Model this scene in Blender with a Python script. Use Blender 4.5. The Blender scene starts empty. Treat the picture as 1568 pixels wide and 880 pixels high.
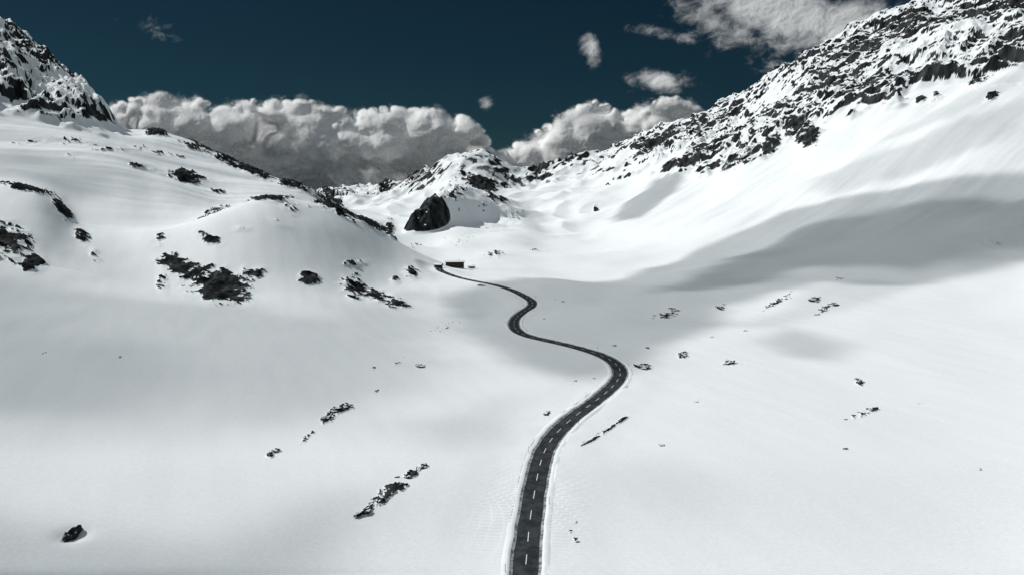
import bpy, bmesh, math, random
import numpy as np
from mathutils import Vector, noise as mnoise
random.seed(7); np.random.seed(7)
scene=bpy.context.scene
F=1150.0; TH=math.atan(140/1150.0); CT,ST=math.cos(TH),math.sin(TH); CAMH=90.0
def bearing(u,v):
    a=(np.asarray(u,float)-784)/F; b=(440-np.asarray(v,float))/F
    y=CT+b*ST; z=-ST+b*CT
    return a/y, z/y          # x/y , z/y
def project(x,y,z):
    zz=z-CAMH
    dep=y*CT-zz*ST; up=y*ST+zz*CT
    return 784+F*x/dep, 440-F*up/dep
# ---------------------------------------------------------------- noise
def _h(ix,iy,s):
    n=(ix*374761393+iy*668265263+s*1442695041)&0xffffffff
    n=((n^(n>>13))*1274126177)&0xffffffff
    n=n^(n>>16)
    return (n&0xffff)
_ang=np.arange(65536)/65536.0*2*np.pi; _C=np.cos(_ang); _S=np.sin(_ang)
def perlin(x,y,s=0):
    x0=np.floor(x).astype(np.int64); y0=np.floor(y).astype(np.int64)
    fx=x-x0; fy=y-y0
    def g(ix,iy,dx,dy):
        t=_h(ix,iy,s); return _C[t]*dx+_S[t]*dy
    a=g(x0,y0,fx,fy); b=g(x0+1,y0,fx-1,fy); c=g(x0,y0+1,fx,fy-1); d=g(x0+1,y0+1,fx-1,fy-1)
    sx=fx*fx*fx*(fx*(fx*6-15)+10); sy=fy*fy*fy*(fy*(fy*6-15)+10)
    return ((a+(b-a)*sx)+((c+(d-c)*sx)-(a+(b-a)*sx))*sy)*1.4
def fbm(x,y,wl,oct,gain,s):
    o=0;a=1;n=0
    for i in range(oct):
        o=o+a*perlin(x/wl,y/wl,s+i); n+=a*a; a*=gain; wl*=.5
    return o/math.sqrt(n)
def ridged(x,y,s=0): return 1-2*np.abs(perlin(x,y,s))
def sstep(a,b,x):
    t=np.clip((x-a)/(b-a),0,1); return t*t*(3-2*t)
# ---------------------------------------------------------------- pchip
def slopes(X,Y):
    h=np.diff(X,axis=0); dl=np.diff(Y,axis=0)/h
    M=np.zeros_like(Y)
    w1=2*h[1:]+h[:-1]; w2=h[1:]+2*h[:-1]
    ok=dl[:-1]*dl[1:]>0
    with np.errstate(divide='ignore',invalid='ignore'):
        hm=(w1+w2)/(w1/dl[:-1]+w2/dl[1:])
    M[1:-1]=np.where(ok,hm,0); M[0]=dl[0]; M[-1]=dl[-1]
    return M
def pchip(xk,yk,x):
    xk=np.asarray(xk,float); yk=np.asarray(yk,float)
    m=slopes(xk,yk); i=np.clip(np.searchsorted(xk,x)-1,0,len(xk)-2)
    h=xk[i+1]-xk[i]; t=np.clip((x-xk[i])/h,0,1)
    return (2*t**3-3*t**2+1)*yk[i]+(t**3-2*t**2+t)*h*m[i]+(-2*t**3+3*t**2)*yk[i+1]+(t**3-t**2)*h*m[i+1]
# ---------------------------------------------------------------- terrain survey: columns of (elev mark, distance)
cols={
-1200:[(880,140),(700,190),(570,260),(480,340),(390,430),(260,560),(230,680),(130,850),(-60,1200),(0,1800),(100,3500)],
-400:[(880,140),(700,190),(570,262),(480,345),(390,430),(260,560),(230,680),(130,850),(-60,1300),(0,1900),(100,3500)],
0:[(880,150),(700,200),(570,290),(480,385),(400,470),(278,620),(258,720),(185,930),(45,1500),(200,2100),(250,3500)],
60:[(880,150),(700,202),(570,292),(480,392),(408,485),(290,620),(270,720),(195,940),(96,1480),(220,2050),(260,3500)],
120:[(880,150),(700,205),(570,295),(480,400),(420,500),(340,620),(290,730),(203,950),(145,1450),(240,2000),(270,3500)],
185:[(880,152),(700,208),(570,298),(480,410),(435,505),(350,630),(300,750),(225,950),(200,1350),(260,1900),(280,3500)],
240:[(880,155),(700,210),(570,300),(475,425),(445,500),(362,610),(320,740),(250,950),(205,1250),(280,1800),(290,3500)],
330:[(880,158),(700,214),(570,305),(478,430),(448,490),(326,650),(322,780),(280,950),(237,1200),(310,1700),(300,3500)],
420:[(880,160),(700,218),(570,312),(480,440),(445,505),(299,700),(308,820),(292,950),(275,1150),(330,1500),(312,3500)],
470:[(880,160),(700,219),(570,316),(482,445),(445,515),(305,725),(318,850),(305,1000),(293,1150),(335,1550),(306,3500)],
520:[(880,162),(700,220),(570,320),(485,450),(445,530),(322,745),(345,880),(335,1050),(318,1600),(325,2000),(302,3500)],
560:[(880,162),(700,221),(570,324),(486,455),(442,555),(343,765),(364,900),(345,1150),(325,1600),(318,2200),(300,3500)],
600:[(880,163),(700,222),(570,327),(486,465),(436,590),(372,780),(384,900),(364,1200),(334,1700),(315,2300),(301,3500)],
650:[(880,164),(700,223),(570,330),(486,478),(432,625),(398,790),(396,900),(376,1150),(332,1650),(304,2150),(280,2700)],
700:[(880,165),(700,224),(570,333),(485,490),(432,650),(413,800),(404,880),(382,1050),(326,1600),(290,2000),(259,2400)],
740:[(880,165),(700,225),(570,334),(485,495),(430,670),(413,810),(403,885),(380,1080),(327,1620),(292,2020),(261,2420)],
790:[(880,165),(700,225),(570,335),(485,498),(429,685),(413,820),(403,900),(380,1100),(330,1650),(302,2100),(285,2500)],
850:[(880,165),(700,225),(570,335),(485,498),(430,685),(416,810),(405,920),(375,1250),(318,1750),(290,2200),(271,2500)],
900:[(880,165),(700,225),(570,335),(486,495),(432,680),(419,800),(405,920),(368,1250),(303,1800),(275,2200),(257,2500)],
950:[(880,165),(700,225),(570,335),(487,492),(435,670),(421,790),(405,920),(362,1220),(290,1750),(255,2100),(228,2450)],
1000:[(880,165),(700,225),(570,335),(488,490),(438,660),(420,780),(403,910),(355,1180),(278,1680),(240,2000),(212,2300)],
1100:[(880,165),(700,225),(570,335),(488,485),(440,640),(412,760),(390,890),(330,1130),(250,1550),(212,1820),(177,2080)],
1200:[(880,165),(700,225),(570,335),(488,480),(440,620),(400,740),(370,860),(300,1090),(215,1430),(165,1660),(118,1880)],
1300:[(880,165),(700,225),(570,335),(488,476),(438,605),(388,725),(348,845),(268,1050),(178,1350),(118,1560),(60,1750)],
1375:[(880,165),(700,225),(570,335),(488,473),(434,598),(378,715),(334,835),(246,1025),(150,1310),(88,1500),(24,1700)],
1450:[(880,165),(700,225),(570,335),(488,470),(430,592),(368,710),(318,830),(226,1000),(122,1280),(55,1470),(-2,1660)],
1568:[(880,164),(700,224),(570,333),(486,466),(422,590),(350,705),(293,822),(200,980),(85,1250),(10,1430),(-60,1600)],
2000:[(880,160),(700,218),(570,320),(480,440),(395,560),(310,680),(240,800),(140,950),(10,1200),(-60,1380),(-140,1540)],
2800:[(880,158),(700,214),(570,312),(470,430),(385,550),(300,670),(230,790),(130,940),(0,1180),(-60,1360),(-140,1520)],
}
ucs=np.array(sorted(cols)); K=11
V=np.array([[cols[u][k][0] for u in ucs] for k in range(K)],float)
Dk=np.array([[cols[u][k][1] for u in ucs] for k in range(K)],float)
U=np.concatenate([np.arange(-1200,-60,20),np.arange(-60,1630,1.6),np.arange(1631,2801,20)])
NU=len(U)
KD=[np.full(NU,35.0)]; KR=[bearing(U,1100)[0]*1.6]; KZ=[np.full(NU,2.0)]
def gsm(a,sg):
    n=int(sg*3); k=np.exp(-.5*(np.arange(-n,n+1)/sg)**2); k/=k.sum()
    return np.convolve(np.concatenate([np.full(n,a[0]),a,np.full(n,a[-1])]),k,'valid')
for k in range(K):
    v=pchip(ucs,V[k],U); d=np.exp(pchip(ucs,np.log(Dk[k]),U))
    sg=[60,60,60,45,25,8,8,8,4,4,3][k]; v=gsm(v,sg); d=gsm(d,sg)
    r,e=bearing(U,v); KD.append(d); KR.append(r); KZ.append(CAMH+e*d)
KD.append(KD[-1]+2600); KR.append(KR[-1]); KZ.append(np.minimum(KZ[-1]-250,-50.0))
KD=np.array(KD); KR=np.array(KR); KZ=np.array(KZ)
M=slopes(KD,KZ)
segs=[40,150,130,110,80,160,60,110,160,120,120,20]
rowsD=[];rowsR=[];rowsZ=[]
for k,n in enumerate(segs):
    last=(k==len(segs)-1)
    for i in range(n+(1 if last else 0)):
        s=i/n; h=KD[k+1]-KD[k]
        d=KD[k]*(KD[k+1]/KD[k])**s; t=(d-KD[k])/h
        z=(2*t**3-3*t**2+1)*KZ[k]+(t**3-2*t**2+t)*h*M[k]+(-2*t**3+3*t**2)*KZ[k+1]+(t**3-t**2)*h*M[k+1]
        rowsD.append(d); rowsZ.append(z); rowsR.append(KR[k]+(KR[k+1]-KR[k])*t)
D=np.array(rowsD); Z=np.array(rowsZ); R=np.array(rowsR)
for _ in range(8):
    Z[:,1:-1]=Z[:,1:-1]*0.5+0.25*(Z[:,:-2]+Z[:,2:])
for _ in range(60):   # melt the survey lines along the valley too
    Z[1:-1]=Z[1:-1]*0.5+0.25*(Z[:-2]+Z[2:])
X=R*D; Y=D
NR=D.shape[0]
print("grid",NR,NU)
Z0=Z.copy()
PU,PV=project(X,Y,Z0)
# ---------------------------------------------------------------- rock coverage
blobs=[ # u,v,ru,rv,ang,cover
(318,428,70,25,6,.74),(345,438,42,26,0,1.0),(268,412,32,18,10,.88),(250,432,12,18,0,.7),(385,418,28,12,0,.78),
(475,422,17,10,0,.86),(540,432,26,18,20,.80),(590,448,38,11,15,.80),(630,418,15,9,10,.8),(545,397,28,6,0,.66),(605,425,10,6,0,.7),
(318,367,26,11,20,.80),(365,353,24,6,0,.66),(245,375,16,10,-30,.68),(320,325,70,6,-18,.62),(430,345,30,8,20,.55),
(415,303,42,7,0,.80),(520,325,50,8,30,.80),(570,349,34,9,27,.86),(445,318,18,11,20,.68),(420,340,16,7,30,.58),(500,318,34,7,15,.64),(602,372,10,5,30,.7),
(12,372,52,32,10,.82),(50,408,22,13,0,.92),(40,284,55,9,10,.80),(95,315,14,34,-30,.78),(125,365,13,22,-20,.76),(147,398,12,18,-10,.68),
(180,228,70,8,0,.6),(285,272,38,10,10,.82),(218,258,22,6,10,.72),(255,238,45,7,5,.62),(335,292,28,5,10,.66),(100,216,70,8,3,.58),(40,215,50,7,0,.58),(190,186,60,6,10,.58),(120,240,80,8,0,.52),
(240,207,20,6,5,.85),(300,229,45,6,18,.72),(350,246,32,6,20,.76),(392,263,34,8,22,.86),(450,290,38,6,20,.76),(490,300,18,6,20,.7),(360,252,110,6,20,.60),
(760,331,30,9,-20,.76),(700,342,36,7,-15,.68),(720,322,34,7,-10,.66),(690,310,20,8,-30,.66),(912,321,4,4,0,.9),(930,284,6,3,0,.8),(965,262,8,4,0,.6),(596,355,10,9,-50,.8),(780,345,60,14,-15,.5),(900,300,60,14,-30,.46),
(760,391,35,4,0,.6),(820,383,25,3,0,.6),(720,365,60,12,-10,.5),(640,378,30,6,-10,.55),
(530,308,35,5,0,.62),(592,305,18,5,0,.8),(738,288,30,15,10,.92),(712,272,16,5,10,.75),(690,285,18,5,0,.55),(650,290,20,4,-20,.55),(775,292,16,6,30,.7),(830,280,28,7,-20,.7),(872,267,26,6,-20,.75),
(1518,150,14,6,-30,.85),(1435,143,14,6,-30,.8),(1410,150,12,5,-30,.8),(1500,120,34,12,-35,.7),
(1130,248,36,11,-35,.95),(1180,225,26,12,-45,.95),(1235,208,18,18,-60,1.0),(1068,240,20,12,-30,.9),(1215,195,24,18,-40,.85),(1010,228,30,9,-25,.85),(950,240,30,7,-30,.8),
(1505,378,60,9,-10,.60),(740,437,16,2,0,.6),
]
fg=[(562,782,17,7,-38,.85),(585,765,22,9,-25,.85),(606,748,22,9,-20,.8),(630,726,18,8,-35,.78),(648,714,15,5,-20,.75),
(503,638,12,9,-40,.85),(524,624,20,6,-12,.88),(470,667,14,4,-38,.75),(414,693,7,5,0,.85),(423,686,7,4,0,.8),(643,559,7,4,0,.75),
(986,562,15,5,8,.9),(1046,542,9,6,0,.85),(905,671,24,2.2,-28,.85),(945,645,30,2.2,-33,.85),(1117,554,10,4,0,.75),(1248,460,12,6,0,.75),(1262,474,18,5,-30,.7),(1020,480,24,5,-10,.72),(1190,461,28,4,-25,.7),
(1318,632,26,5,-20,.68),(1338,622,12,4,0,.75),(1316,582,8,4,20,.8),(837,631,7,4,-20,.8),(881,828,8,4,30,.78),(680,499,28,2.5,-25,.62),(612,552,20,2.2,-30,.58),(1103,469,7,4,0,.78)]
def paint(bl):
    cv=np.zeros_like(Z)
    for (bu,bv,ru,rv,an,c) in bl:
        m=(np.abs(PU-bu)<4*max(ru,rv))&(np.abs(PV-bv)<4*max(ru,rv))&(Y<5000)
        if not m.any(): continue
        a=math.radians(an); du=PU[m]-bu; dv=PV[m]-bv
        p=(du*math.cos(a)+dv*math.sin(a))/ru; q=(-du*math.sin(a)+dv*math.cos(a))/rv
        w=c*np.exp(-0.5*(p*p+q*q)**1.1)
        cv[m]=np.maximum(cv[m],w)
    return cv
cover=paint(blobs); cfg=paint(fg)*(Y<700)
nz=perlin(X/60,Y/60,5)*0.5+perlin(X/22,Y/22,6)*0.5
bu=[860,900,940,1000,1060,1110,1170,1230,1290,1350,1400,1480,1568,1800,2800]
bv=[276,268,260,256,258,262,232,212,186,164,140,122,112,60,40]
vb=np.interp(PU,bu,bv)
mr=(PU>850)
A1_=(X*0.8+Y*0.6); A2_=(Y*0.8-X*0.6)
streak=perlin(A1_/60,A2_/210,9)+.5*perlin(A1_/25,A2_/80,10)
big=np.where(mr,sstep(-6,26,vb-PV+streak*34+nz*20)*sstep(850,940,PU),0)
lb=np.interp(PU,[-1200,-200,0,60,120,172,190],[120,150,172,180,186,196,205])
ml=(PU<200)&(Y>900)
big=np.maximum(big,np.where(ml,sstep(-8,14,lb-PV+nz*22)*sstep(192,165,PU),0))
big=big*(Y<2600)
# ---------------------------------------------------------------- relief
sc=(np.clip(Y,120,2500)/500.0)**0.8
Z=Z+sc*(perlin(X/190,Y/190,1)*5.0+perlin(X/85,Y/100,2)*1.7)
Z=Z+np.where(Y>550,1,Y/550)*(perlin(X/33,Y/42,3)*0.45)
sast=perlin((X*.9+Y*.4)/9,(Y*.9-X*.4)/34,4)
Z=Z+np.clip(Y/350,.35,1)*(sast*.15+perlin((X*.9+Y*.4)/3.2,(Y*.9-X*.4)/12,7)*.055*(.5+.5*perlin(X/60,Y/60,8)))
slopebig=sstep(600,900,Y)*sstep(15,70,Z0)
Z=Z+slopebig*(perlin(A1_/260,A2_/75,12)*6+perlin(A1_/130,A2_/22,13)*1.0+perlin(A1_/60,A2_/9,14)*.35)
midw=sstep(1150,1500,Y)*sstep(540,600,PU)*sstep(960,860,PU)
Z=Z+midw*(ridged(X/260,Y/260,17)*12+ridged(X/95,Y/110,18)*7+perlin(X/38,Y/45,19)*2.5)
wxx=X+8*perlin(X/30,Y/30,27)+3*perlin(X/11,Y/11,29); wyy=Y+8*perlin(X/30,Y/30,28)+3*perlin(X/11,Y/11,30)
B1=(wxx*0.8+wyy*0.6); B2=(wyy*0.8-wxx*0.6)
rg=(ridged(B1/80,B2/260,21)*17+ridged(wxx/62,wyy/62,22)*11+ridged(B1/20,B2/70,23)*7+ridged(B1/9,B2/24,26)*3.2+perlin(X/12,Y/12,24)*2.4+perlin(X/5,Y/5,25)*1.5)
Z=Z+big*rg
# exposed rock bands
nn=.66*fbm(X,Y,34,3,.7,101)+.60*fbm(X+.5*Y,Y*1.3,7.5,4,.72,106)
rkf=nn*.40+cover*1.15-.77
rk_near=sstep(-.05,.08,rkf)*sstep(.2,.42,cover)*(1-big)
nf=.6*fbm(X,Y,6,2,.7,151)+.7*fbm(X,Y,1.8,3,.75,156)
rk_fg=sstep(-.05,.08,nf*.40+cfg*1.1-.70)*sstep(.15,.35,cfg)
Z=Z+sstep(.3,1.0,cover)*(1-big)*np.clip(Y/800,.4,1.8)*ridged(X/18,Y/26,31)*2.2+rk_near*np.clip(Y/800,0.4,1.6)*(ridged(X/12,Y/12,32)*2.0+perlin(X/4,Y/4,33)*1.5+.6)
Z=Z+rk_fg*(.28+.45*ridged(X/2.6,Y/2.6,34)+.25*perlin(X/1.1,Y/1.1,35))
far=sstep(1950,2500,Y)*(Y<5200)*(1-big)
frg=ridged(X/330,Y/330,41)*26+ridged(X/120,Y/120,42)*18+ridged(X/50,Y/50,43)*10+perlin(X/22,Y/22,44)*5
Z=Z+far*frg
# rocky buttress: steep toward the camera and left, trailing back into the slope
def wpos(u,d,v):
    r,e=bearing(u,v); return r*d,d,CAMH+e*d
cx,cy,_=wpos(664,1350,356)
wob=perlin(X/50,Y/50,51)*.34+perlin(X/16,Y/16,52)*.14
dx=(X-cx)+wob*36; dy=(Y-cy)+wob*40
fx=np.where(dx<0,sstep(-48,-2,dx)**.9,sstep(200,0,dx))
front=dy+np.where(dx>0,-dx*1.3,-dx*.35)
fy=np.where(front<0,sstep(-75,-5,front)**.8,sstep(520,0,front))
lump=fx*fy
Z=Z+lump*46+sstep(.05,.5,lump)*sstep(50,5,dx)*(ridged(X/36,Y/36,53)*8+ridged(X/14,Y/14,54)*5+perlin(X/6,Y/6,55)*2)
crag=sstep(.03,.14,lump)*sstep(30,8,dx+.35*dy+12*nz)*sstep(60,20,dy)
PU,PV=project(X,Y,Z)
def first_hit(u,v,Zg=None):
    j=np.interp(u,U,np.arange(NU)); j0=int(j); f=j-j0; j1=min(j0+1,NU-1)
    pv=PV[:,j0]*(1-f)+PV[:,j1]*f
    idx=np.where(pv<=v)[0]
    i=int(idx[0]) if len(idx) else NR-1
    i=max(i,1); t=(pv[i-1]-v)/(pv[i-1]-pv[i]+1e-9)
    def L(A):
        c=A[:,j0]*(1-f)+A[:,j1]*f; return c[i-1]*(1-t)+c[i]*t
    return np.array([L(X),L(Y),L(Z)])
def height(x,y):
    a=x/y
    j=np.interp(a,R[200],np.arange(NU))
    for _ in range(4):
        j0=int(min(max(j,0),NU-2)); f=j-j0
        i=np.interp(y,Y[:,j0],np.arange(NR)); i0=int(min(i,NR-2)); g=i-i0
        rr=R[i0]*(1-g)+R[i0+1]*g
        j=np.interp(a,rr,np.arange(NU))
    j0=int(min(max(j,0),NU-2)); f=j-j0
    out=0
    for jj,w in ((j0,1-f),(j0+1,f)):
        out+=w*np.interp(y,Y[:,jj],Z[:,jj])
    return float(out)
B=first_hit(112,818)
dd=np.hypot(X-B[0],Y-B[1]); Z=Z-1.2*np.exp(-(dd/3.4)**2)
# ---------------------------------------------------------------- road
path=[(795,1000),(800,930),(804,880),(807,845),(811,800),(818,755),(825,718),(834,690),(850,665),(875,641),(905,618),(930,599),(945,583),(950,569),(943,557),(925,546),(900,537),(870,529),(840,522),(810,515),(793,507),(787,497),(790,487),(802,477),(814,469),(814,461),(800,452),(780,443),(760,437),(735,432),(710,427),(690,421),(676,415),(672,411)]
P=np.array([first_hit(u,v) for u,v in path])
def catmull(P,n=14):
    out=[]
    Q=np.vstack([2*P[0]-P[1],P,2*P[-1]-P[-2]])
    for i in range(1,len(Q)-2):
        for k in range(n):
            t=k/n; p0,p1,p2,p3=Q[i-1],Q[i],Q[i+1],Q[i+2]
            out.append(0.5*((2*p1)+(-p0+p2)*t+(2*p0-5*p1+4*p2-p3)*t*t+(-p0+3*p1-3*p2+p3)*t**3))
    out.append(Q[-2]); return np.array(out)
C=catmull(P)
seg=np.hypot(*np.diff(C[:,:2],axis=0).T); s=np.concatenate([[0],np.cumsum(seg)])
S=np.arange(0,s[-1],1.5)
cxs=np.interp(S,s,C[:,0]); cys=np.interp(S,s,C[:,1])
def smooth(a,n):
    k=np.hanning(n); k/=k.sum(); p=n//2
    b=np.concatenate([2*a[0]-a[1:p+1][::-1],a,2*a[-1]-a[-p-1:-1][::-1]])
    return np.convolve(b,k,'valid')[:len(a)]
cxs=smooth(cxs,9); cys=smooth(cys,9)
czs=np.array([height(x,y) for x,y in zip(cxs,cys)])
czs=smooth(czs,31)
m=(Y>60)&(Y<1000)&(X>-160)&(X<140)
ii=np.where(m); px=X[ii]; py=Y[ii]
best=np.full(px.shape,1e9); bi=np.zeros(px.shape,int)
for k in range(0,len(S)):
    q=(px-cxs[k])**2+(py-cys[k])**2
    c=q<best; best[c]=q[c]; bi[c]=k
best=np.sqrt(best); w=1-sstep(4.8,24.0,best)
edge=perlin(px/9,py/9,81)*.18
Z[ii]=Z[ii]*(1-w)+(czs[bi]+.34+edge-(1.0+edge)*sstep(5.1,4.3,best))*w
for A_ in (rk_near,rk_fg): A_[ii]*=sstep(4.5,6,best)
PU,PV=project(X,Y,Z)
# ---------------------------------------------------------------- snow / rock split from slope and exposure
def grad(A): return np.gradient(A,axis=0),np.gradient(A,axis=1)
x0,x1=grad(X); y0,y1=grad(Y); z0,z1=grad(Z)
Nx=y1*z0-z1*y0; Ny=z1*x0-x1*z0; Nz=x1*y0-y1*x0
steep=1-np.abs(Nz)/np.sqrt(Nx*Nx+Ny*Ny+Nz*Nz+1e-12)
nb=.6*fbm(B1,B2*.4,80,3,.7,111)+.9*fbm(B1,B2*.5,13,4,.85,114)
lrg=fbm(A1_,A2_*.6,190,2,.5,116)
rk_big=sstep(-.05,.07,nb*.30+np.minimum(steep,.6)*.75+.12*streak+.18*lrg-.32)*sstep(.15,.5,big)
rk_far=sstep(-.05,.1,fbm(X,Y,90,5,.75,121)*.30+np.minimum(steep,.6)*1.3-.32)*far
rk_crag=crag*sstep(-.1,.1,fbm(X,Y,18,4,.7,131)*.38+steep*2.2-.14)
rock=np.clip(np.maximum.reduce([rk_near,rk_fg,rk_big,rk_far,rk_crag]),0,1)
tone=np.clip(.45+.28*fbm(X,Y,14,5,.75,141)+.1*nb,0,1)
print('rock frac',rock[(Y>900)&(big>.5)].mean())

def link(o): scene.collection.objects.link(o); return o
def mesh_from(name,co,faces,mats=(),fm=None,smooth_=True,attrs=None):
    me=bpy.data.meshes.new(name)
    co=np.asarray(co,np.float32); faces=np.asarray(faces,np.int32); n=faces.shape[1]
    me.vertices.add(len(co)); me.vertices.foreach_set("co",co.ravel())
    me.loops.add(faces.size); me.loops.foreach_set("vertex_index",faces.ravel())
    me.polygons.add(len(faces)); me.polygons.foreach_set("loop_start",np.arange(0,faces.size,n,dtype=np.int32))
    if fm is not None: me.polygons.foreach_set("material_index",np.asarray(fm,np.int32))
    me.polygons.foreach_set("use_smooth",np.full(len(faces),smooth_))
    for mt in mats: me.materials.append(mt)
    if attrs:
        for k,a in attrs.items():
            at=me.attributes.new(k,'FLOAT','POINT'); at.data.foreach_set("value",np.asarray(a,np.float32).ravel())
    me.update(calc_edges=True)
    return me
# ---------------------------------------------------------------- materials
class NT:
    def __init__(s,nt): s.nt=nt; s.N=nt.nodes; s.L=nt.links
    def node(s,t,**k):
        n=s.N.new(t)
        for a,b in k.items(): setattr(n,a,b)
        return n
    def put(s,sock,v):
        if isinstance(v,bpy.types.NodeSocket): s.L.new(v,sock)
        else: sock.default_value=v
    def m(s,op,a,b=0.0,c=0.0,clamp=False):
        n=s.node('ShaderNodeMath',operation=op,use_clamp=clamp)
        s.put(n.inputs[0],a); s.put(n.inputs[1],b)
        if op in('MULTIPLY_ADD','SMOOTH_MIN'): s.put(n.inputs[2],c)
        return n.outputs[0]
    def ss(s,x,a,b,o0=0.0,o1=1.0):
        n=s.node('ShaderNodeMapRange',interpolation_type='SMOOTHSTEP')
        s.put(n.inputs[0],x); n.inputs[1].default_value=a; n.inputs[2].default_value=b; n.inputs[3].default_value=o0; n.inputs[4].default_value=o1
        return n.outputs[0]
    def noise(s,vec,scale,detail=4,rough=.5,dist=0.0):
        n=s.node('ShaderNodeTexNoise')
        if vec is not None: s.L.new(vec,n.inputs['Vector'])
        n.inputs['Scale'].default_value=scale; n.inputs['Detail'].default_value=detail; n.inputs['Roughness'].default_value=rough; n.inputs['Distortion'].default_value=dist
        return n.outputs['Fac']
    def mix(s,f,a,b):
        n=s.node('ShaderNodeMix',data_type='RGBA'); s.put(n.inputs[0],f); s.put(n.inputs[6],a); s.put(n.inputs[7],b); return n.outputs[2]
def newmat(name):
    mt=bpy.data.materials.new(name); mt.use_nodes=True; t=NT(mt.node_tree); t.N.clear()
    o=t.node('ShaderNodeOutputMaterial'); b=t.node('ShaderNodeBsdfDiffuse'); t.L.new(b.outputs[0],o.inputs[0])
    return mt,t,b,o
SN0=(0.755,0.80,0.822,1); SN1=(0.83,0.86,0.872,1)
mt_ter,t,b,o=newmat('snow_and_rock')
geo=t.node('ShaderNodeNewGeometry'); pos=geo.outputs['Position']
at=t.node('ShaderNodeAttribute',attribute_name='rockiness'); to=t.node('ShaderNodeAttribute',attribute_name='rocktone')
n1=t.noise(pos,1.1,2,.6)
fac=t.ss(t.m('ADD',at.outputs['Fac'],t.m('MULTIPLY',t.m('SUBTRACT',n1,.5),.6)),.38,.60)
rc=t.mix(t.ss(to.outputs['Fac'],.25,.85),(.010,.012,.013,1),(.080,.085,.086,1))
t.L.new(t.mix(fac,t.mix(t.ss(n1,.25,.75),SN0,SN1),rc),b.inputs['Color'])
mt_rock,t,b,o=newmat('dark_rock')
geo=t.node('ShaderNodeNewGeometry'); pos=geo.outputs['Position']
sep=t.node('ShaderNodeSeparateXYZ'); t.L.new(geo.outputs['Normal'],sep.inputs[0])
n1=t.noise(pos,1.0,4,.65)
f=t.ss(t.m('ADD',sep.outputs[2],t.m('MULTIPLY',t.m('SUBTRACT',n1,.5),1.1)),.88,.95)
t.L.new(t.mix(f,t.mix(t.ss(n1,.3,.75),(.010,.012,.013,1),(.075,.078,.078,1)),SN1),b.inputs['Color'])
def simple(name,c,c2,sc,lo=.3,hi=.7,det=4):
    mt,t,b,o=newmat(name); geo=t.node('ShaderNodeNewGeometry')
    t.L.new(t.mix(t.ss(t.noise(geo.outputs['Position'],sc,det,.62),lo,hi),tuple(c)+(1,),tuple(c2)+(1,)),b.inputs['Color']); return mt
mt_asp=simple('asphalt',(.028,.033,.036),(.056,.062,.066),.35,.35,.65)
mt_pnt=simple('white_road_paint',(.42,.43,.43),(.8,.8,.79),3,.3,.5)
mt_slush=simple('dirty_snow',(.11,.125,.13),(.42,.45,.47),.6,.35,.65)
mt_snow=simple('clean_snow',SN0[:3],SN1[:3],.3)
mt_stone=simple('stone_wall',(.2,.19,.18),(.33,.32,.3),2); mt_wood=simple('dark_wood',(.035,.032,.028),(.07,.062,.055),3); mt_glass=simple('window_glass',(.03,.035,.04),(.04,.045,.05),3)
mt_pole=simple('pole_paint',(.04,.04,.04),(.06,.06,.06),3); mt_roof=simple('roof_metal',(.07,.07,.075),(.1,.1,.11),3); mt_plaster=simple('plaster',(.38,.37,.34),(.5,.48,.45),3)
# ---------------------------------------------------------------- terrain mesh
idx=np.arange(NR*NU).reshape(NR,NU)
q=np.stack([idx[:-1,:-1],idx[:-1,1:],idx[1:,1:],idx[1:,:-1]],-1).reshape(-1,4)
me=mesh_from('snowy_valley_terrain',np.stack([X,Y,Z],-1).reshape(-1,3),q,[mt_ter],attrs={'rockiness':rock,'rocktone':tone})
link(bpy.data.objects.new('snowy_valley_terrain',me))
# ---------------------------------------------------------------- road ribbon
tx=np.gradient(cxs); ty=np.gradient(cys); l=np.hypot(tx,ty); tx/=l; ty/=l; nx=ty; ny=-tx
NS=len(S); HW=3.15
def strip(name,offs,zs,mats,fm):
    co=[]
    for o_,z_ in zip(offs,zs):
        oo=o_ if np.ndim(o_) else np.full(NS,o_); zz=z_ if np.ndim(z_) else np.full(NS,z_)
        co.append(np.stack([cxs+nx*oo,cys+ny*oo,czs+zz],-1))
    A=np.stack(co,1); n=A.shape[1]; ix=np.arange(NS*n).reshape(NS,n)
    f=np.stack([ix[:-1,:-1],ix[:-1,1:],ix[1:,1:],ix[1:,:-1]],-1).reshape(-1,4)
    return mesh_from(name,A.reshape(-1,3),f,mats,np.tile(fm,(NS-1,1)).ravel())
road=link(bpy.data.objects.new('mountain_road',None))
def child(name,me,par):
    ob=link(bpy.data.objects.new(name,me)); ob.parent=par; return ob
child('asphalt_surface',strip('asphalt_surface',[-HW,-1.6,0,1.6,HW],[0,.03,.05,.03,0],[mt_asp],[0]*4),road)
for sd,nm in((-1,'left_snow_bank'),(1,'right_snow_bank')):
    kk=np.arange(NS)
    sn1=perlin(kk*.21,np.full(NS,sd*7.3),61); sn2=perlin(kk*.05,np.full(NS,sd*3.3),62)
    e0=HW-.12+.22*sn1+.12*sn2
    h=np.clip(.42+.25*sn2+.12*sn1,.12,.8)
    offs=[sd*e0,sd*(e0+.35),sd*(e0+.75),sd*(e0+1.1),sd*(e0+1.6),sd*(e0+2.6),sd*(e0+3.6)]
    zs=[.012,.06,h*.55,h,h*1.05,h*.6+.12,np.full(NS,-.15)]
    fm=[0,0,1,1,1,1]
    if sd<0: offs=offs[::-1]; zs=zs[::-1]; fm=fm[::-1]
    child(nm,strip(nm,offs,zs,[mt_slush,mt_snow],fm),road)
co=[];fc=[]
k=2
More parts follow.
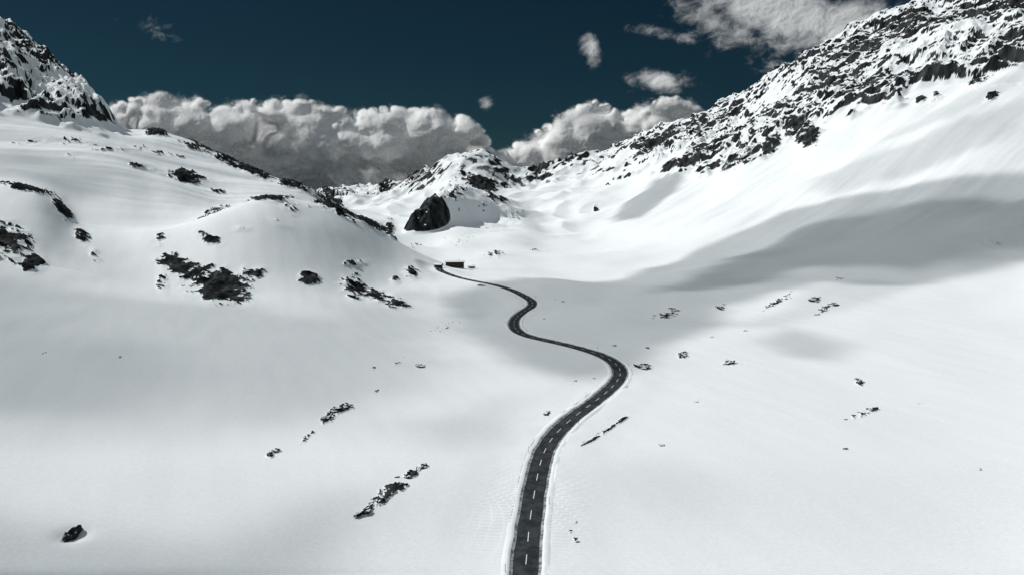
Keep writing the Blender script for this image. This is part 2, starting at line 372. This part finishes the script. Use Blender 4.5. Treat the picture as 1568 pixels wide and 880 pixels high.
while k<NS-6:
    for j in range(3):
        b0=len(co)
        for kk,sg in((k+j,-1),(k+j,1),(k+j+1,1),(k+j+1,-1)):
            co.append((cxs[kk]+nx[kk]*.10*sg,cys[kk]+ny[kk]*.10*sg,czs[kk]+.062))
        fc.append((b0,b0+1,b0+2,b0+3))
    k+=7
child('centre_line_dashes',mesh_from('centre_line_dashes',co,fc,[mt_pnt],smooth_=False),road)
# ---------------------------------------------------------------- rocks
def rock_geom(sub,seed):
    bm=bmesh.new(); bmesh.ops.create_icosphere(bm,subdivisions=sub,radius=1)
    off=Vector((seed*7.1,seed*3.7,seed*1.9))
    for v in bm.verts:
        p=v.co.copy()
        n=mnoise.noise(p*1.0+off)*.5+mnoise.noise(p*2.3+off)*.3+mnoise.noise(p*5+off)*.15+mnoise.cell(p*1.3+off)*.10
        v.co=p*(1+n)
    co=np.array([v.co[:] for v in bm.verts]); fa=np.array([[v.index for v in f.verts] for f in bm.faces]); bm.free()
    return co,fa
lib=[rock_geom(3,i) for i in range(9)]+[rock_geom(2,i+20) for i in range(7)]
def cluster(pts,n,smin,smax,name='rock_outcrop',jit=4,flat=.42,big=False):
    pts=np.array(pts,float); CO=[];FA=[];nb=0
    ln=np.concatenate([[0],np.cumsum(np.hypot(*np.diff(pts,axis=0).T))]) if len(pts)>1 else np.array([0])
    base=random.random()*3.1
    for i in range(n):
        if len(pts)>1:
            a=random.random()*ln[-1]; u=np.interp(a,ln,pts[:,0])+random.gauss(0,jit); v=np.interp(a,ln,pts[:,1])+random.gauss(0,jit*.5)
        else: u=pts[0,0]+(random.gauss(0,jit) if i else 0); v=pts[0,1]+(random.gauss(0,jit*.4) if i else 0)
        p=first_hit(u,v); d=p[1]; sz=(smin+(smax-smin)*random.random()**2.5)*d/F*.5
        if i==0 and n<5: sz=smax*d/F*.5
        co,fa=random.choice(lib[:9] if (sz>1 or big) else lib[9:])
        an=base+random.gauss(0,.5); c_,s_=math.cos(an),math.sin(an)
        sx,sy,sz_=sz*random.uniform(.9,1.6),sz*random.uniform(.55,.9),sz*flat*random.uniform(.6,1.3)
        x=co[:,0]*sx; y=co[:,1]*sy; z=co[:,2]*sz_
        CO.append(np.stack([x*c_-y*s_+p[0],x*s_+y*c_+p[1],z+p[2]+sz_*.1+x*.15],-1)); FA.append(fa+nb); nb+=len(co)
    me=mesh_from(name,np.vstack(CO),np.vstack(FA),[mt_rock],smooth_=False)
    link(bpy.data.objects.new(name,me))
cluster([(550,792),(572,768),(598,752),(612,742)],16,5,15,jit=5)
cluster([(605,745),(628,720),(655,712)],10,4,11,jit=4)
cluster([(494,645),(510,630),(538,620)],9,5,16,jit=2.5)
cluster([(462,672),(478,660)],4,3,6,jit=2)
cluster([(412,693),(424,686)],4,5,10,jit=2)
cluster([(112,820)],1,30,30,name='boulder',flat=.8,big=True)
cluster([(643,560)],4,4,11); cluster([(573,563)],3,2,6); cluster([(577,598)],3,2,6)
cluster([(655,510),(703,488)],8,1.5,4,jit=2); cluster([(600,562),(628,540)],5,1.2,3,jit=2)
cluster([(837,631)],3,3,9,jit=3); cluster([(880,583)],2,2,6); cluster([(910,579)],2,2,6)
cluster([(885,683),(905,670),(930,655),(967,630)],24,2,6,jit=.7,flat=.3)
cluster([(960,591)],3,3,5,jit=2); cluster([(986,562)],3,8,20,flat=.35,jit=4); cluster([(1046,543)],3,6,14,jit=3,flat=.6)
cluster([(992,533)],3,3,7); cluster([(940,529)],3,3,7)
cluster([(1000,484),(1038,476)],9,3,10,jit=3); cluster([(1103,470)],3,5,12); cluster([(1117,555)],3,5,12)
cluster([(1140,506)],3,2,5); cluster([(1090,516)],3,2,5); cluster([(1172,470),(1212,452)],12,1.5,6,jit=3)
cluster([(1248,461)],4,6,13,jit=4); cluster([(1250,484),(1282,463)],9,3,10,jit=3); cluster([(1288,427)],4,2,6)
cluster([(1065,615)],3,2,6); cluster([(1316,582)],3,4,12,jit=4); cluster([(1296,641),(1320,632),(1346,624)],10,2.5,9,jit=4)
cluster([(1294,687)],3,3,7,jit=2); cluster([(1014,682)],2,2,6); cluster([(1500,719)],2,2,4); cluster([(872,812),(886,830)],9,2,7,jit=3)
cluster([(882,800)],3,2,4); cluster([(66,541)],2,2,3); cluster([(176,544),(190,548)],3,2,4,jit=2)
cluster([(862,462)],3,2,4,jit=6); cluster([(833,488)],2,2,4); cluster([(1410,617)],2,1.5,3,jit=5)
# ---------------------------------------------------------------- marker poles
def pole(x,y,z,h=2.6,r=.05):
    bm=bmesh.new(); bmesh.ops.create_cone(bm,cap_ends=True,segments=8,radius1=r*1.3,radius2=r*.8,depth=h)
    bmesh.ops.translate(bm,vec=(0,0,h/2-.4),verts=bm.verts)
    r2=bmesh.ops.create_cone(bm,cap_ends=True,segments=8,radius1=r*1.6,radius2=r*1.6,depth=.25); bmesh.ops.translate(bm,vec=(0,0,h-.8),verts=r2['verts'])
    me=bpy.data.meshes.new('snow_pole'); bm.to_mesh(me); bm.free(); me.materials.append(mt_pole)
    ob=link(bpy.data.objects.new('snow_pole',me)); ob.location=(x,y,z)
for k in range(20,NS-5,22):
    sd=1 if (k//22)%2 else -1
    x=cxs[k]+nx[k]*sd*4.6; y=cys[k]+ny[k]*sd*4.6; pole(x,y,max(height(x,y),czs[k]+.3))
# ---------------------------------------------------------------- buildings
def box(name,x0,x1,y0,y1,z0,z1,mt,par,bev=.03):
    bm=bmesh.new(); bmesh.ops.create_cube(bm,size=1)
    for v in bm.verts: v.co=Vector(((x0+x1)/2+v.co.x*(x1-x0),(y0+y1)/2+v.co.y*(y1-y0),(z0+z1)/2+v.co.z*(z1-z0)))
    bmesh.ops.bevel(bm,geom=bm.edges[:],offset=bev,segments=1,affect='EDGES')
    me=bpy.data.meshes.new(name); bm.to_mesh(me); bm.free(); me.materials.append(mt)
    return child(name,me,par)
def gable(name,x0,x1,y0,y1,z0,zr,th,mt,par):
    ym=(y0+y1)/2
    co=[(x0,y0,z0),(x0,ym,zr),(x0,y1,z0),(x0,y0,z0+th),(x0,ym,zr+th),(x0,y1,z0+th)]
    co+= [(x1,)+c[1:] for c in co]
    f=[(0,6,7,1),(1,7,8,2),(3,4,10,9),(4,5,11,10),(0,3,9,6),(2,8,11,5),(0,1,4,3),(1,2,5,4),(6,9,10,7),(7,10,11,8)]
    return child(name,mesh_from(name,co,f,[mt],smooth_=False),par)
def building(name,u,v,W,Dp,Hh,rise,wall,rows,ncol,rot):
    p=first_hit(u,v); e=link(bpy.data.objects.new(name,None)); e.location=(p[0],p[1]+Dp/2,p[2]-.4); e.rotation_euler=(0,0,rot)
    box('foundation',-W/2-.1,W/2+.1,-Dp/2-.1,Dp/2+.1,-3,.8,mt_stone,e)
    box('walls',-W/2,W/2,-Dp/2,Dp/2,.8,Hh,wall,e)
    gable('gable_roof',-W/2-.7,W/2+.7,-Dp/2-.8,Dp/2+.8,Hh-.1,Hh+rise,.25,mt_roof,e)
    gable('roof_snow',-W/2-.5,W/2+.5,-Dp/2-.55,Dp/2+.55,Hh+.25,Hh+rise+.27,.35,mt_snow,e)
    for r in range(rows):
        for c in range(ncol):
            x=-W/2+W*(c+.5)/ncol; z=1.5+r*2.6
            box('window_%d_%d'%(r,c),x-.5,x+.5,-Dp/2-.05,-Dp/2+.1,z,z+1.2,mt_glass,e)
    box('door',-.6,.6,-Dp/2-.07,-Dp/2+.1,.82,2.9,mt_wood,e)
    box('chimney',W*.2,W*.2+.8,.2,1.0,Hh+.3,Hh+rise+1.2,mt_stone,e)
    return e
building('mountain_lodge',696,410,19,10,6.0,1.6,mt_wood,2,8,.08)
building('wooden_hut',671,411,7,5,3.4,1.4,mt_wood,1,2,-.2)
building('equipment_shed',722,411,7,4,2.2,.8,mt_plaster,1,2,.1)
# ---------------------------------------------------------------- sun
sdir=Vector((-0.62,0.20,0.60)).normalized()
elev=math.asin(sdir.z); azi=math.atan2(sdir.x,sdir.y)
sun=bpy.data.lights.new('sun','SUN'); sun.energy=3.75; sun.angle=math.radians(.53); sun.color=(1,.98,.955)
so=link(bpy.data.objects.new('sun',sun)); so.rotation_euler=sdir.to_track_quat('Z','Y').to_euler()
def cloudmat(name,attr,tfac):
    mt=bpy.data.materials.new(name); mt.use_nodes=True; t=NT(mt.node_tree); t.N.clear()
    o=t.node('ShaderNodeOutputMaterial'); a=t.node('ShaderNodeAttribute',attribute_name=attr)
    tr=t.node('ShaderNodeBsdfTransparent'); df=t.node('ShaderNodeBsdfDiffuse'); tl=t.node('ShaderNodeBsdfTranslucent'); mx=t.node('ShaderNodeMixShader'); m2=t.node('ShaderNodeMixShader')
    df.inputs[0].default_value=(.98,.98,.98,1); tl.inputs[0].default_value=(.98,.98,.98,1)
    m2.inputs[0].default_value=tfac; t.L.new(df.outputs[0],m2.inputs[1]); t.L.new(tl.outputs[0],m2.inputs[2])
    t.L.new(a.outputs['Fac'],mx.inputs[0]); t.L.new(tr.outputs[0],mx.inputs[1]); t.L.new(m2.outputs[0],mx.inputs[2]); t.L.new(mx.outputs[0],o.inputs[0])
    return mt
# unseen cloud sheet added above the valley, shaped to cast the soft shadows
HC=1000.0
offx=sdir.x/sdir.z; offy=sdir.y/sdir.z
gx=np.arange(-600,1300,8.0); gy=np.arange(60,1900,8.0)
GX,GY=np.meshgrid(gx,gy)
gh=np.array([[height(x,y) for x in gx[::5]] for y in gy[::5]])
ghf=np.array([np.interp(gx,gx[::5],r) for r in gh]); ghf=np.array([np.interp(gy,gy[::5],ghf[:,j]) for j in range(len(gx))]).T
n=fbm(GX,GY*1.2,150,6,.6,71)
den=np.zeros_like(GX)
def shade(poly,st,soft,namp):
    p=np.array([first_hit(u,v)[:2] for u,v in poly])
    ins=np.zeros(GX.shape,bool); dist=np.full(GX.shape,1e9)
    for i in range(len(p)):
        a=p[i]; b=p[(i+1)%len(p)]
        c=((a[1]>GY)!=(b[1]>GY))&(GX<(b[0]-a[0])*(GY-a[1])/(b[1]-a[1]+1e-9)+a[0]); ins^=c
        ab=b-a; t=np.clip(((GX-a[0])*ab[0]+(GY-a[1])*ab[1])/(ab@ab+1e-9),0,1)
        dist=np.minimum(dist,np.hypot(GX-a[0]-t*ab[0],GY-a[1]-t*ab[1]))
    sd=np.where(ins,dist,-dist)+n*namp
    return st*sstep(-soft*.7,soft,sd)
def add(*a):
    global den
    w_=shade(*a); den=1-(1-den)*(1-w_)
add([(735,432),(940,428),(1050,388),(1200,324),(1350,292),(1568,262),(1690,256),(1690,400),(1568,402),(1400,436),(1260,432),(1130,470),(1090,505),(1000,550),(900,585),(830,570),(770,550),(700,510),(680,460)],.55,14,12)
add([(1120,398),(1230,345),(1380,315),(1690,285),(1690,388),(1568,394),(1400,420),(1250,412),(1120,440),(980,450)],.60,24,24)
add([(1150,522),(1210,502),(1310,530),(1290,556),(1200,545)],.38,10,10)
add([(1230,440),(1330,425),(1400,440),(1300,475),(1200,500),(1130,500)],.22,12,12)
add([(-200,400),(230,455),(450,470),(640,440),(720,500),(720,600),(560,660),(300,650),(0,700),(-200,660)],.38,35,26)
add([(-200,470),(100,480),(260,560),(180,640),(-200,660)],.22,30,20)
add([(-200,740),(120,800),(300,835),(420,785),(520,745),(600,760),(470,960),(-200,990)],.42,12,12)
add([(600,650),(760,600),(820,600),(780,670),(690,690)],.26,12,10)
add([(930,335),(1000,275),(1055,243),(1045,290),(975,335)],.60,16,14)
add([(1240,275),(1420,205),(1568,150),(1568,205),(1440,255),(1280,300)],.30,22,22)
add([(1350,215),(1460,150),(1568,105),(1568,125),(1460,180)],.24,14,14)
add([(-100,205),(60,230),(180,260),(120,300),(0,270),(-100,260)],.36,24,20)
add([(880,720),(1000,690),(1100,740),(1060,790),(930,780)],.12,12,10)
den=np.clip(den+.05*np.clip(n,0,1),0,.88)
e=np.minimum.reduce([GX-gx[0],gx[-1]-GX,GY-gy[0],gy[-1]-GY]); den*=sstep(0,100,e)
k_=(HC-ghf)
CO_=np.stack([GX+offx*k_,GY+offy*k_,np.full_like(GX,HC)],-1)
ix=np.arange(GX.size).reshape(GX.shape)
f=np.stack([ix[:-1,:-1],ix[:-1,1:],ix[1:,1:],ix[1:,:-1]],-1).reshape(-1,4)
f=f[(den.ravel()[f].max(1)>.004)]
me=mesh_from('shadow_cloud_sheet',CO_.reshape(-1,3),f,[cloudmat('shadow_cloud_vapour','vapour',.5)],attrs={'vapour':den})
link(bpy.data.objects.new('shadow_cloud_sheet',me))
# ---------------------------------------------------------------- cumulus bank behind the pass, built as billowing relief
CD=11000.0
cu_=np.arange(-120,1560,1.3); cvv=np.arange(-40,345,1.3)
GU,GV=np.meshgrid(cu_,cvv)
prof=[(-1500,150),(-300,140),(150,166),(200,148),(240,138),(300,144),(335,158),(370,152),(430,145),(480,151),(540,165),(600,160),(660,162),(715,174),(742,198),(760,230),(790,214),(830,190),(865,170),(900,150),(930,153),(955,170),(990,152),(1030,142),(1065,156),(1090,177),(1200,190),(3000,150)]
pu_=[p[0] for p in prof]; pv_=[p[1] for p in prof]
topv=np.interp(GU,pu_,pv_)
rs=np.random.RandomState(11)
depth=np.full(GU.shape,-90.); fld=np.zeros(GU.shape)
def basez(ins,u):    # cross-section of the bank: bulges out below the crown, undercut at the base
    bmp=18*math.sin(u/61.)+12*math.sin(u/23.+1)
    return np.interp(ins,[-10,0,30,60+bmp*.5,95+bmp,150,200],[-66,-42,-8,14,2,-34,-70])
def puff(u,v,r,dz,sq=.8):
    i0=np.searchsorted(cvv,v-r*1.2); i1=np.searchsorted(cvv,v+r*1.2); j0=np.searchsorted(cu_,u-r*1.4); j1=np.searchsorted(cu_,u+r*1.4)
    if i0>=i1 or j0>=j1: return
    gu=GU[i0:i1,j0:j1]; gv=GV[i0:i1,j0:j1]
    q=((gu-u)/r)**2+((gv-v)/(r*sq))**2
    h=np.where(q<1,np.sqrt(np.clip(1-q,0,1))*r*.8+dz,-1e3)
    D_=depth[i0:i1,j0:j1]
    k=6.0; mx_=np.maximum(D_,h); D_[...]=mx_+k*np.log1p(np.exp(-np.abs(D_-h)/k))*.6
    fld[i0:i1,j0:j1]=np.maximum(fld[i0:i1,j0:j1],np.clip(1.0-q,0,1))
for _ in range(210):
    u=rs.uniform(-120,1180); tp=np.interp(u,pu_,pv_)
    a=rs.rand(); r=rs.uniform(16,40)+a*18; v=tp+r*.75+a*120
    puff(u,v,r,basez(v-tp,u)-r*.5+rs.uniform(-8,12))
for _ in range(230):
    u=rs.uniform(-120,1180); tp=np.interp(u,pu_,pv_)
    r=rs.uniform(5,15); v=tp+r*.75+rs.exponential(14)
    puff(u,v,r,basez(v-tp,u)+rs.uniform(-4,6))
def blur(A,n):
    for _ in range(n):
        A[1:-1,1:-1]=(A[1:-1,1:-1]*2+A[:-2,1:-1]+A[2:,1:-1]+A[1:-1,:-2]+A[1:-1,2:])/6
    return A
depth=blur(depth,14)
def billow(x,y,wl,oct,gain,s):
    o=0;a=1
    for i in range(oct):
        o=o+a*(np.abs(perlin(x/wl,y/wl,s+i))*2-.6); a*=gain; wl*=.52
    return o
wx=GU+7*perlin(GU/34,GV/34,201)+2*perlin(GU/13,GV/13,203); wy=GV+7*perlin(GU/34,GV/34,202)+2*perlin(GU/13,GV/13,204)
bil=billow(wx,wy*1.15,44,4,.46,210)
fn=fbm(wx,wy*1.1,26,6,.55,215)
inside=GV-topv
lowmod=.5+.5*fbm(GU,GV*2,120,2,.5,240)
rel=depth+blur(bil,2)*(2.5+3.0*np.clip(lowmod,0,1))+fn*2.6
al_n=fbm(wx,wy*1.3,30,7,.68,220)
al=sstep(.0,1.05,fld*1.1+al_n*.40+np.clip(inside/34,-.5,.75))*sstep(-22,9,inside+al_n*12)
al=al*sstep(1185,1120,GU)
wis=np.zeros_like(GU)
for (u,v,ru,rv,g,an) in [(1190,14,110,38,1.3,15),(1290,42,90,30,1.25,-8),(1110,42,70,26,.82,30),(905,75,12,20,.85,0),(1012,123,30,12,1.1,5),(965,124,13,12,.6,0),(745,158,9,9,.62,30),(1192,100,20,8,.6,0),(240,45,50,14,.40,20),(1010,52,45,9,.5,10),(1060,22,50,18,.66,30)]:
    a=math.radians(an); du=GU-u; dv=GV-v; p=(du*math.cos(a)+dv*math.sin(a))/ru; q_=(-du*math.sin(a)+dv*math.cos(a))/rv
    wis=np.maximum(wis,g*np.exp(-.6*(p*p+q_*q_)))
wn=fbm(wx+GV*.5,wy*1.5,50,8,.66,230)
wa=sstep(.22,1.25,wis+wn*.46)*sstep(.03,.25,wis)
r_,e_=bearing(GU,GV)
def sheet(name,relief,alpha,mat):
    DD=CD-relief*(CD/F)
    ix=np.arange(GU.size).reshape(GU.shape)
    f=np.stack([ix[:-1,:-1],ix[1:,:-1],ix[1:,1:],ix[:-1,1:]],-1).reshape(-1,4)
    f=f[(alpha.ravel()[f].max(1)>.004)]
    me=mesh_from(name,np.stack([r_*DD,DD,CAMH+e_*DD],-1).reshape(-1,3),f,[mat],attrs={'vapour':alpha})
    link(bpy.data.objects.new(name,me))
cm=cloudmat('cumulus_vapour','vapour',.24); cw=cloudmat('wisp_vapour','vapour',.12)
sheet('cumulus_cloud_bank',rel,np.clip(al,0,1),cm)
sm=blur(rel.copy(),40)
for i in range(3):
    vn=fbm(wx+i*311,wy*1.4,70,8,.62,250+i*10)
    va=sstep(-.1,1.2,vn+.15)*.55*sstep(-16,22,inside+al_n*11)*sstep(1185,1100,GU)*sstep(0,.5,al+.05)
    sheet('cloud_veil',sm+10+i*8+vn*4,np.clip(va,0,1),cm)
sheet('fair_weather_clouds',wn*2.5+(GV-100)*1.6,np.clip(wa,0,1)*.95,cw)
# ---------------------------------------------------------------- sky
w=bpy.data.worlds.new('World'); scene.world=w; w.use_nodes=True; t=NT(w.node_tree); t.N.clear()
out=t.node('ShaderNodeOutputWorld'); bgn=t.node('ShaderNodeBackground'); bgn.inputs[1].default_value=.1; t.L.new(bgn.outputs[0],out.inputs[0])
sky=t.node('ShaderNodeTexSky',sky_type='NISHITA'); sky.sun_disc=False; sky.sun_elevation=elev; sky.sun_rotation=azi; sky.altitude=2200; sky.air_density=1.0; sky.dust_density=.3; sky.ozone_density=2.0
mul=t.node('ShaderNodeMix',data_type='RGBA',blend_type='MULTIPLY'); mul.inputs[0].default_value=1; t.L.new(sky.outputs[0],mul.inputs[6]); mul.inputs[7].default_value=(.034,.072,.074,1)
tc=t.node('ShaderNodeTexCoord'); sp=t.node('ShaderNodeSeparateXYZ'); t.L.new(tc.outputs['Generated'],sp.inputs[0])
on=t.noise(tc.outputs['Generated'],2.2,2,.5)
oa=t.m('MULTIPLY',t.ss(on,.40,.60),t.ss(sp.outputs[2],.34,.5))
t.L.new(t.mix(oa,mul.outputs[2],(3.3,3.85,4.15,1)),bgn.inputs[0])
w.cycles.sampling_method='MANUAL'; w.cycles.sample_map_resolution=256
# ---------------------------------------------------------------- camera
cam=bpy.data.cameras.new('camera'); cam.sensor_width=36; cam.lens=36*F/1568; cam.clip_end=40000; cam.clip_start=1
co_=link(bpy.data.objects.new('camera',cam)); co_.location=(0,0,CAMH); co_.rotation_euler=(math.pi/2-TH,0,0); scene.camera=co_
scene.view_settings.view_transform='Standard'; scene.view_settings.look='None'; scene.view_settings.exposure=0
